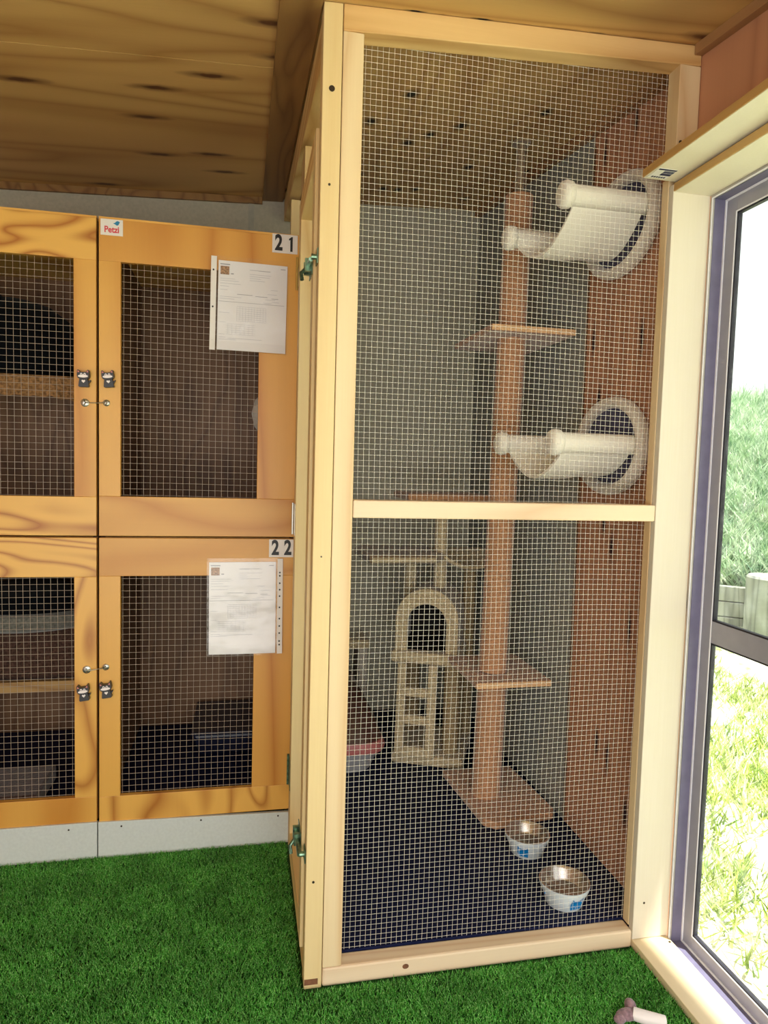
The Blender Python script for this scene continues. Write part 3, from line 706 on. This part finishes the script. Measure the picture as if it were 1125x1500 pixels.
# ------------------------------------------------------------ tall scratching post
T = thing('scratching_post', (.87, 2.15, FZ), 'tall tan carpeted scratching post reaching the ceiling with two platforms', 'scratching post')
zr = zc(.87, 2.16)
b = MB(); b.prism([(.735, 2.345), (.765, 1.985), (.80, 1.955), (1.01, 1.99), (1.025, 2.02), (1.0, 2.345)], FZ+.0005, FZ+.025, lambda u, v, w: (u, v, w)); b.build('base_board', carpetT, T, bevel=.004)
def px(z): return .850+.018*(z-1)
b = MB(); b.tube([(px(z), 2.15, z) for z in (FZ+.02, .3, .49)], .050, 28); b.build('post_section', carpetT, T, smooth=True)
b = MB(); b.tube([(px(z), 2.15, z) for z in (.51, 1.0, 1.632)], .047, 28); b.build('post_section', carpetT, T, smooth=True)
b = MB(); b.tube([(px(z), 2.15, z) for z in (1.652, 1.9, 2.095)], .046, 28); b.build('post_section', carpetT, T, smooth=True)
MB().tube([(px(2.1), 2.15, 2.095), (px(2.1), 2.15, zr-.008)], .014, 14).build('tension_rod', plushD, T, smooth=True)
MB().lathe([(.03, 0), (.03, .008)], (px(2.1), 2.15, zr-.012), 20).build('ceiling_foot', plushD, T, smooth=True)
for (z, x0, x1, y0, y1) in ((.487, .74, 1.005, 2.03, 2.345), (1.632, .742, 1.03, 2.02, 2.40)):
    o = MB().box(x0, x1, y0, y1, z, z+.02).build('platform', carpetT, T, bevel=.004)
    MB().box(x0+.003, x1-.003, y0-.0015, y0+.001, z+.001, z+.019).build('edge_strip', carpetE, o)

# ------------------------------------------------------------ cat tree with house
A_ = thing('cat_tree', (.7, 2.6, FZ), 'beige plush cat tree with arched house, ladder and upper platforms at the back', 'cat tree')
Rz = Matrix.Rotation(math.radians(-24), 4, 'Z')
org = Vector((.75, 2.60, 0))
def TL(u, v, w): q = Rz @ Vector((u, v, w)); return (q.x+org.x, q.y+org.y, w)  # local: u across, v depth (front = -v)
def lbox(b, u0, u1, v0, v1, z0, z1):
    b.hexa([TL(u0, v0, z0), TL(u1, v0, z0), TL(u1, v1, z0), TL(u0, v1, z0), TL(u0, v0, z1), TL(u1, v0, z1), TL(u1, v1, z1), TL(u0, v1, z1)]); return b
W = .122; fv = -.15
lbox(MB(), -.12, .16, fv-.03, .15, FZ+.0005, FZ+.042).build('base', plushB, A_, bevel=.012)
zf = .445
lbox(MB(), -W-.012, W+.012, fv-.02, .13, zf, zf+.045).build('house_floor', plushB, A_, bevel=.01)
# arch front with opening
def arch(w, h, n=20, base=0): return [(w*math.cos(PI*k/n), base+h-w+w*math.sin(PI*k/n)) for k in range(n+1)]
def archband(b, wo, ho, wi, hi, v0, v1, z0):
    """ring between outer arch and inner arch, extruded v0..v1"""
    n = 24; po = [(wo, 0)]+arch(wo, ho, n)+[(-wo, 0)]; pi_ = [(wi, 0)]+arch(wi, hi, n)+[(-wi, 0)]
    vs = []
    for v in (v0, v1):
        vs.append(([b.bm.verts.new(TL(u, v, z0+z)) for u, z in po], [b.bm.verts.new(TL(u, v, z0+z)) for u, z in pi_]))
    for k in range(len(po)-1):
        for v in (0, 1): b._f([vs[v][0][k], vs[v][0][k+1], vs[v][1][k+1], vs[v][1][k]])
        b._f([vs[0][0][k], vs[0][0][k+1], vs[1][0][k+1], vs[1][0][k]]); b._f([vs[0][1][k], vs[0][1][k+1], vs[1][1][k+1], vs[1][1][k]])
    return b
zb = zf+.0455
archband(MB(), W, .245, .075, .185, fv-.004, fv+.022, zb).build('house_front', plushB, A_, smooth=False, bevel=.004)
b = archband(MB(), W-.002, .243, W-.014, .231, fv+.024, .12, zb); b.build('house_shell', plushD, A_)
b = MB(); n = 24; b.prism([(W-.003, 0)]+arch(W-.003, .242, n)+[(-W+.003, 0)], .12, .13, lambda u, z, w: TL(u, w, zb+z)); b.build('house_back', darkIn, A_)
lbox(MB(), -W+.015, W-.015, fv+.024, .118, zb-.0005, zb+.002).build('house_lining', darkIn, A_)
# ladder with three openings
b = MB(); th = .02
def lad(u0, u1, s0, s1):
    def pt(u, s_, o): z = FZ+.045+s_*(zf-FZ-.045); v = fv-.034+.03*s_-.02+o; return TL(u, v, z)
    b.hexa([pt(u0, s0, 0), pt(u1, s0, 0), pt(u1, s0, th), pt(u0, s0, th), pt(u0, s1, 0), pt(u1, s1, 0), pt(u1, s1, th), pt(u0, s1, th)])
lad(-.105, -.070, 0, 1); lad(.015, .05, 0, 1)
for s_ in (0.0, .34, .64): lad(-.070, .015, s_, s_+.10)
b.build('ladder', plushB, A_, bevel=.006)
for (u, v) in ((.10, -.10), (-.09, .09), (.10, .09)):
    MB().tube([TL(u, v, FZ+.042), TL(u, v, zf)], .032, 18).build('support_post', sisalM, A_, smooth=True)
# upper posts and platforms
for (u, v, z0, z1) in ((.03, -.04, zb+.235, 1.072), (-.10, .03, zb+.16, .835), (.135, .115, FZ+.042, .815)):
    MB().tube([TL(u, v, z0), TL(u, v, z1)], .026, 18).build('upper_post', plushB if u < .12 else sisalM, A_, smooth=True)
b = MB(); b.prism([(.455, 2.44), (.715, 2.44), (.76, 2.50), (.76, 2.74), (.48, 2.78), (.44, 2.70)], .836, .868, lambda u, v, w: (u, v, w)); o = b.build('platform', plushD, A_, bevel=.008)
MB().tube([(.465, 2.437, .851), (.71, 2.437, .851)], .011, 10).build('piping', plushB, o, smooth=True)
b = MB(); nu, nv = 20, 10; g = []
for j in range(nv+1):
    row = []
    for i in range(nu+1):
        u, v = i/nu, j/nv; sag = .055*(math.sin(PI*u)**.8)*(math.sin(PI*min(1, v+.25))**.6 if v < .75 else 0)
        row.append(b.bm.verts.new((.765+.24*u, 2.50+.25*v, .862-sag)))
    g.append(row)
for j in range(nv):
    for i in range(nu): b._f([g[j][i], g[j][i+1], g[j+1][i+1], g[j+1][i]])
o = b.build('sagging_basket', plushB, A_, smooth=True); sm = o.modifiers.new('thickness', 'SOLIDIFY'); sm.thickness = .012
b = MB(); b.box(.60, .93, 2.46, 2.72, 1.073, 1.100); b.build('platform', carpetT, A_, bevel=.008)

# ------------------------------------------------------------ litter tray, table
t = thing('hooded_litter_tray', (.34, 2.6, FZ), 'grey hooded litter tray with pink band and smoky brown hood behind the left stile', 'litter tray')
def rrect(x0, x1, y0, y1, r, n=6):
    o = []
    for (cx, cy, a0) in ((x1-r, y0+r, -PI/2), (x1-r, y1-r, 0), (x0+r, y1-r, PI/2), (x0+r, y0+r, PI)):
        for k in range(n+1): a = a0+PI/2*k/n; o.append((cx+r*math.cos(a), cy+r*math.sin(a)))
    return o
def loft(b, secs):
    rings = [[b.bm.verts.new((x, y, z)) for x, y in rrect(*s_)] for s_, z in secs]; n = len(rings[0])
    for A, B in zip(rings, rings[1:]):
        for k in range(n): b._f([A[k], A[(k+1) % n], B[(k+1) % n], B[k]])
    b._f(rings[0][::-1]); b._f(rings[-1]); return b
loft(MB(), [((.22, .485, 2.42, 2.82, .07), FZ+.0005), ((.205, .505, 2.40, 2.84, .08), FZ+.05), ((.20, .52, 2.385, 2.85, .08), FZ+.085)]).build('tray_base', trayG, t, smooth=True)
loft(MB(), [((.196, .53, 2.375, 2.855, .08), FZ+.086), ((.196, .535, 2.372, 2.855, .085), FZ+.10), ((.197, .525, 2.38, 2.85, .08), FZ+.125)]).build('band', trayP, t, smooth=True)
loft(MB(), [((.197, .522, 2.385, 2.85, .08), FZ+.126), ((.197, .50, 2.42, 2.84, .08), FZ+.19), ((.20, .45, 2.50, 2.82, .08), FZ+.28), ((.22, .40, 2.56, 2.78, .07), FZ+.31)]).build('hood', trayB, t, smooth=True)
t = thing('small_table', (.35, 2.94, FZ), 'small cream topped table in the back left corner behind the litter tray', 'table')
MB().box(.195, .545, 2.87, 3.02, .395, .435).build('table_top', plushB, t, bevel=.004)
for x in (.215, .50): MB().box(x, x+.038, 2.875, 3.01, FZ+.0005, .395).build('leg', plain('cream_leg', (190, 182, 168), .6), t, bevel=.002)
o = MB().box(.26, .46, 2.93, 3.02, FZ+.0005, .385).build('wooden_box', amber, bevel=.004); tag(o, 'amber brown wooden box standing under the small cream table', 'box')

# ------------------------------------------------------------ bowls
def bowl(x, y, ang, label):
    t = thing('pet_bowl', (x, y, FZ), label, 'bowl', 'white pet bowls with steel liners')
    H = .058; prof = [(.046, .0005), (.048, .002), (.0555, .028), (.0655, .050), (.067, H), (.064, H+.001)]
    sh = MB().lathe([(r, z) for r, z in prof], (x, y, FZ), 40, cap=False); sh.mi = 1
    MB().lathe([(.0655, H+.001), (.067, H+.003), (.0635, H+.004), (.058, H-.002), (.050, H-.022), (.046, H-.027), (.001, H-.028)], (x, y, FZ), 40, cap=False).build('steel_liner', bowlS, t, smooth=True)
    # cat face print wrapped on the side
    def fn(u, v, w):
        z = .026+v; r = .0555+(z-.028)*(.010/.022) if z > .028 else .048+(z-.002)*(.0075/.026)
        a = ang+u/.058; r += .0016+w
        return (x+r*math.cos(a), y+r*math.sin(a), FZ+z)
    poly = [(-.017, -.016), (.017, -.016), (.019, -.002), (.016, .012), (.014, .020), (.008, .013), (0, .0125), (-.008, .013), (-.014, .020), (-.016, .012), (-.019, -.002)]
    b = MB(); b.prism([(u*.95, v) for u, v in poly], 0, .0005, fn); b.build('cat_face_print', bowlB, t)
    for k in range(5):
        a = ang+PI*.55+k*.75
        r = .0595
        sh.ball((x+r*math.cos(a), y+r*math.sin(a), FZ+.036), (.0022, .0022, .003), 8, 6)
    sh.build('outer_shell', [bowlW, bowlB], t, smooth=True)
bowl(.848, 1.830, math.radians(-125), 'white pet bowl with blue cat print and steel liner next to the tan post base')
bowl(.850, 1.592, math.radians(-82), 'white pet bowl with blue cat print and steel liner nearest the bottom rail')

# ------------------------------------------------------------ cat toy
t = thing('cat_toy', (.85, 1.245, .01), 'mauve and white felt cat toy lying on the green turf by the sill', 'cat toy')
b = MB(); b.ball((.835, 1.252, .020), (.030, .014, .012)); b.ball((.850, 1.268, .024), (.012, .016, .014)); b.ball((.812, 1.246, .018), (.014, .010, .010)); b.build('felt_body', mauve, t, smooth=True)
b = MB(); b.tube([(.846, 1.250, .022), (.868, 1.234, .022), (.905, 1.222, .018)], [.013, .014, .012], 16); b.build('white_roll', whiteR, t, smooth=True)

# ------------------------------------------------------------ garden
GZ = -.32
def gz(x, y): return GZ+.26*np.clip((x*.6+y*.8-4.6)/1.6, 0, 1)+.03*np.sin(1.7*x+.6)*np.sin(1.3*y)+.02*np.sin(4*x)*np.sin(5*y)
def terrain(name, xr, yr, fz, nx, ny, mat):
    xs = np.linspace(*xr, nx); ys = np.linspace(*yr, ny); X, Y = np.meshgrid(xs, ys); Z = fz(X, Y)
    V = np.stack([X, Y, Z], -1).reshape(-1, 3).tolist()
    Fc = [(j*nx+i, j*nx+i+1, (j+1)*nx+i+1, (j+1)*nx+i) for j in range(ny-1) for i in range(nx-1)]
    me = bpy.data.meshes.new(name); me.from_pydata(V, [], Fc); me.materials.append(mat); me.shade_smooth(); return link(name, me)
o = terrain('garden_ground', (1.2, 16), (-10, 16), gz, 60, 80, grassG); struct(o)
# bank beyond the retaining wall: starts at distance along direction n
nd = Vector((.60, .80)); 
def dist(x, y): return x*nd.x+y*nd.y
def bz(x, y):
    d = dist(x, y); s_ = np.clip((d-6.5)/2.6, 0, 1); return .18+1.75*s_**.75+.10*np.sin(2.1*x+.5)*np.sin(2.6*y)+.05*np.sin(7*x)*np.sin(6*y)
B0 = 6.4
xs = np.linspace(-6, 6, 70); ds = np.linspace(B0, 12, 36); V = []; px_ = (nd.y, -nd.x)
for d_ in ds:
    for s_ in xs:
        x, y = nd.x*d_+px_[0]*s_, nd.y*d_+px_[1]*s_; V.append((x, y, float(bz(x, y)) if d_ > B0+.01 else GZ-.1))
Fc = [(j*70+i, j*70+i+1, (j+1)*70+i+1, (j+1)*70+i) for j in range(35) for i in range(69)]
me = bpy.data.meshes.new('grass_bank'); me.from_pydata(V, [], Fc); me.materials.append(bankG); me.shade_smooth(); o = link('grass_bank', me); struct(o)
def wedge(x, y, a0=.50, a1=1.0): a = np.arctan2(x, y); return (a > a0) & (a < a1)
V = [blades(90000, (1.35, 5.5), (1.0, 6.6), gz, .10, .010, 1.0, lambda x, y: wedge(x, y, .5, .95) & (dist(x, y) < B0-.45) & (np.sin(6*x+2*y)+np.sin(5*y-3*x+1)+RNG.uniform(-1.2, 1.2, len(x)) > -.2)),
     blades(30000, (1.3, 9), (-4, 6.6), gz, .12, .016, 1.0, lambda x, y: ~wedge(x, y, .5, .95) & (dist(x, y) < B0))]
o = np_mesh('garden_grass', np.concatenate(V), 3, grassM); tag(o, 'sunlit rough lawn grass outside the window', 'grass', kind='stuff')
V = [blades(90000, (2.5, 9), (2.5, 9.5), bz, .36, .016, 1.1, lambda x, y: wedge(x, y, .45, 1.0) & (dist(x, y) > B0+.05) & (dist(x, y) < 9.8)),]
o = np_mesh('bank_grass', np.concatenate(V), 3, bankM); tag(o, 'long green grass covering the bank behind the retaining posts', 'grass', kind='stuff')
W_ = thing('sleeper_terrace', (nd.x*6.3, nd.y*6.3, GZ), 'weathered timber terrace edge of sleepers and posts below the grass bank', 'retaining wall')
def wp(s_, d_): return (nd.x*d_+px_[0]*s_, nd.y*d_+px_[1]*s_)
for k in range(5):
    b = MB(); z0 = GZ-.05+k*.13; q = [wp(-4, 6.30), wp(4, 6.30), wp(4, 6.38), wp(-4, 6.38)]
    b.hexa([(x, y, z0) for x, y in q]+[(x, y, z0+.122) for x, y in q]); b.build('sleeper', postO, W_, bevel=.004)
for s_ in (-3, -2, -1, .56, 1.6, 2.6):
    x, y = wp(s_, 6.12 if s_ == .56 else 6.18); r = .20 if s_ == .56 else .1
    MB().lathe([(r, GZ-.1), (r, .40), (r*.93, .415)], (x, y, 0), 24).build('post', postO, W_, smooth=True)

# ------------------------------------------------------------ light
w = bpy.data.worlds.new('sky'); sc.world = w; w.use_nodes = True; nt = w.node_tree
bg = nt.nodes['Background']
sky = N(nt, 'ShaderNodeTexSky'); sky.sky_type = 'HOSEK_WILKIE'; sky.turbidity = 6; sky.ground_albedo = .4; sky.sun_direction = Vector((.5, -.2, .85)).normalized()
mx = N(nt, 'ShaderNodeMix', data_type='RGBA'); mx.inputs[0].default_value = .75
nt.links.new(sky.outputs[0], mx.inputs[6]); mx.inputs[7].default_value = (1, 1, 1, 1); nt.links.new(mx.outputs[2], bg.inputs[0])
bg.inputs[1].default_value = 2.0
def sun(dirv, e, c, ang):
    l = bpy.data.lights.new('sun', 'SUN'); l.energy = e; l.color = c; l.angle = math.radians(ang); o = bpy.data.objects.new('sun', l); COL.objects.link(o)
    o.rotation_euler = Vector(dirv).to_track_quat('-Z', 'Y').to_euler(); return o
sun((-.25, .24, -.94), 14, (1, .97, .9), 1.5)
def area(loc, target, sx, sy, e, c):
    l = bpy.data.lights.new('area', 'AREA'); l.shape = 'RECTANGLE'; l.size = sx; l.size_y = sy; l.energy = e; l.color = c
    o = bpy.data.objects.new('area', l); COL.objects.link(o); o.location = loc; o.rotation_euler = (Vector(target)-Vector(loc)).to_track_quat('-Z', 'Y').to_euler(); return o
area((-.3, -1.6, 1.7), (.1, 2, 1.1), 2.4, 1.8, 27, (1, .94, .86))  # unseen soft fill added behind the camera for the room interior
area((-.5, -1.5, .25), (-.1, 1.6, 2.2), 2.2, 1.0, 34, (1, .95, .84))  # unseen low fill added, aimed upward like floor bounce to brighten the ceiling
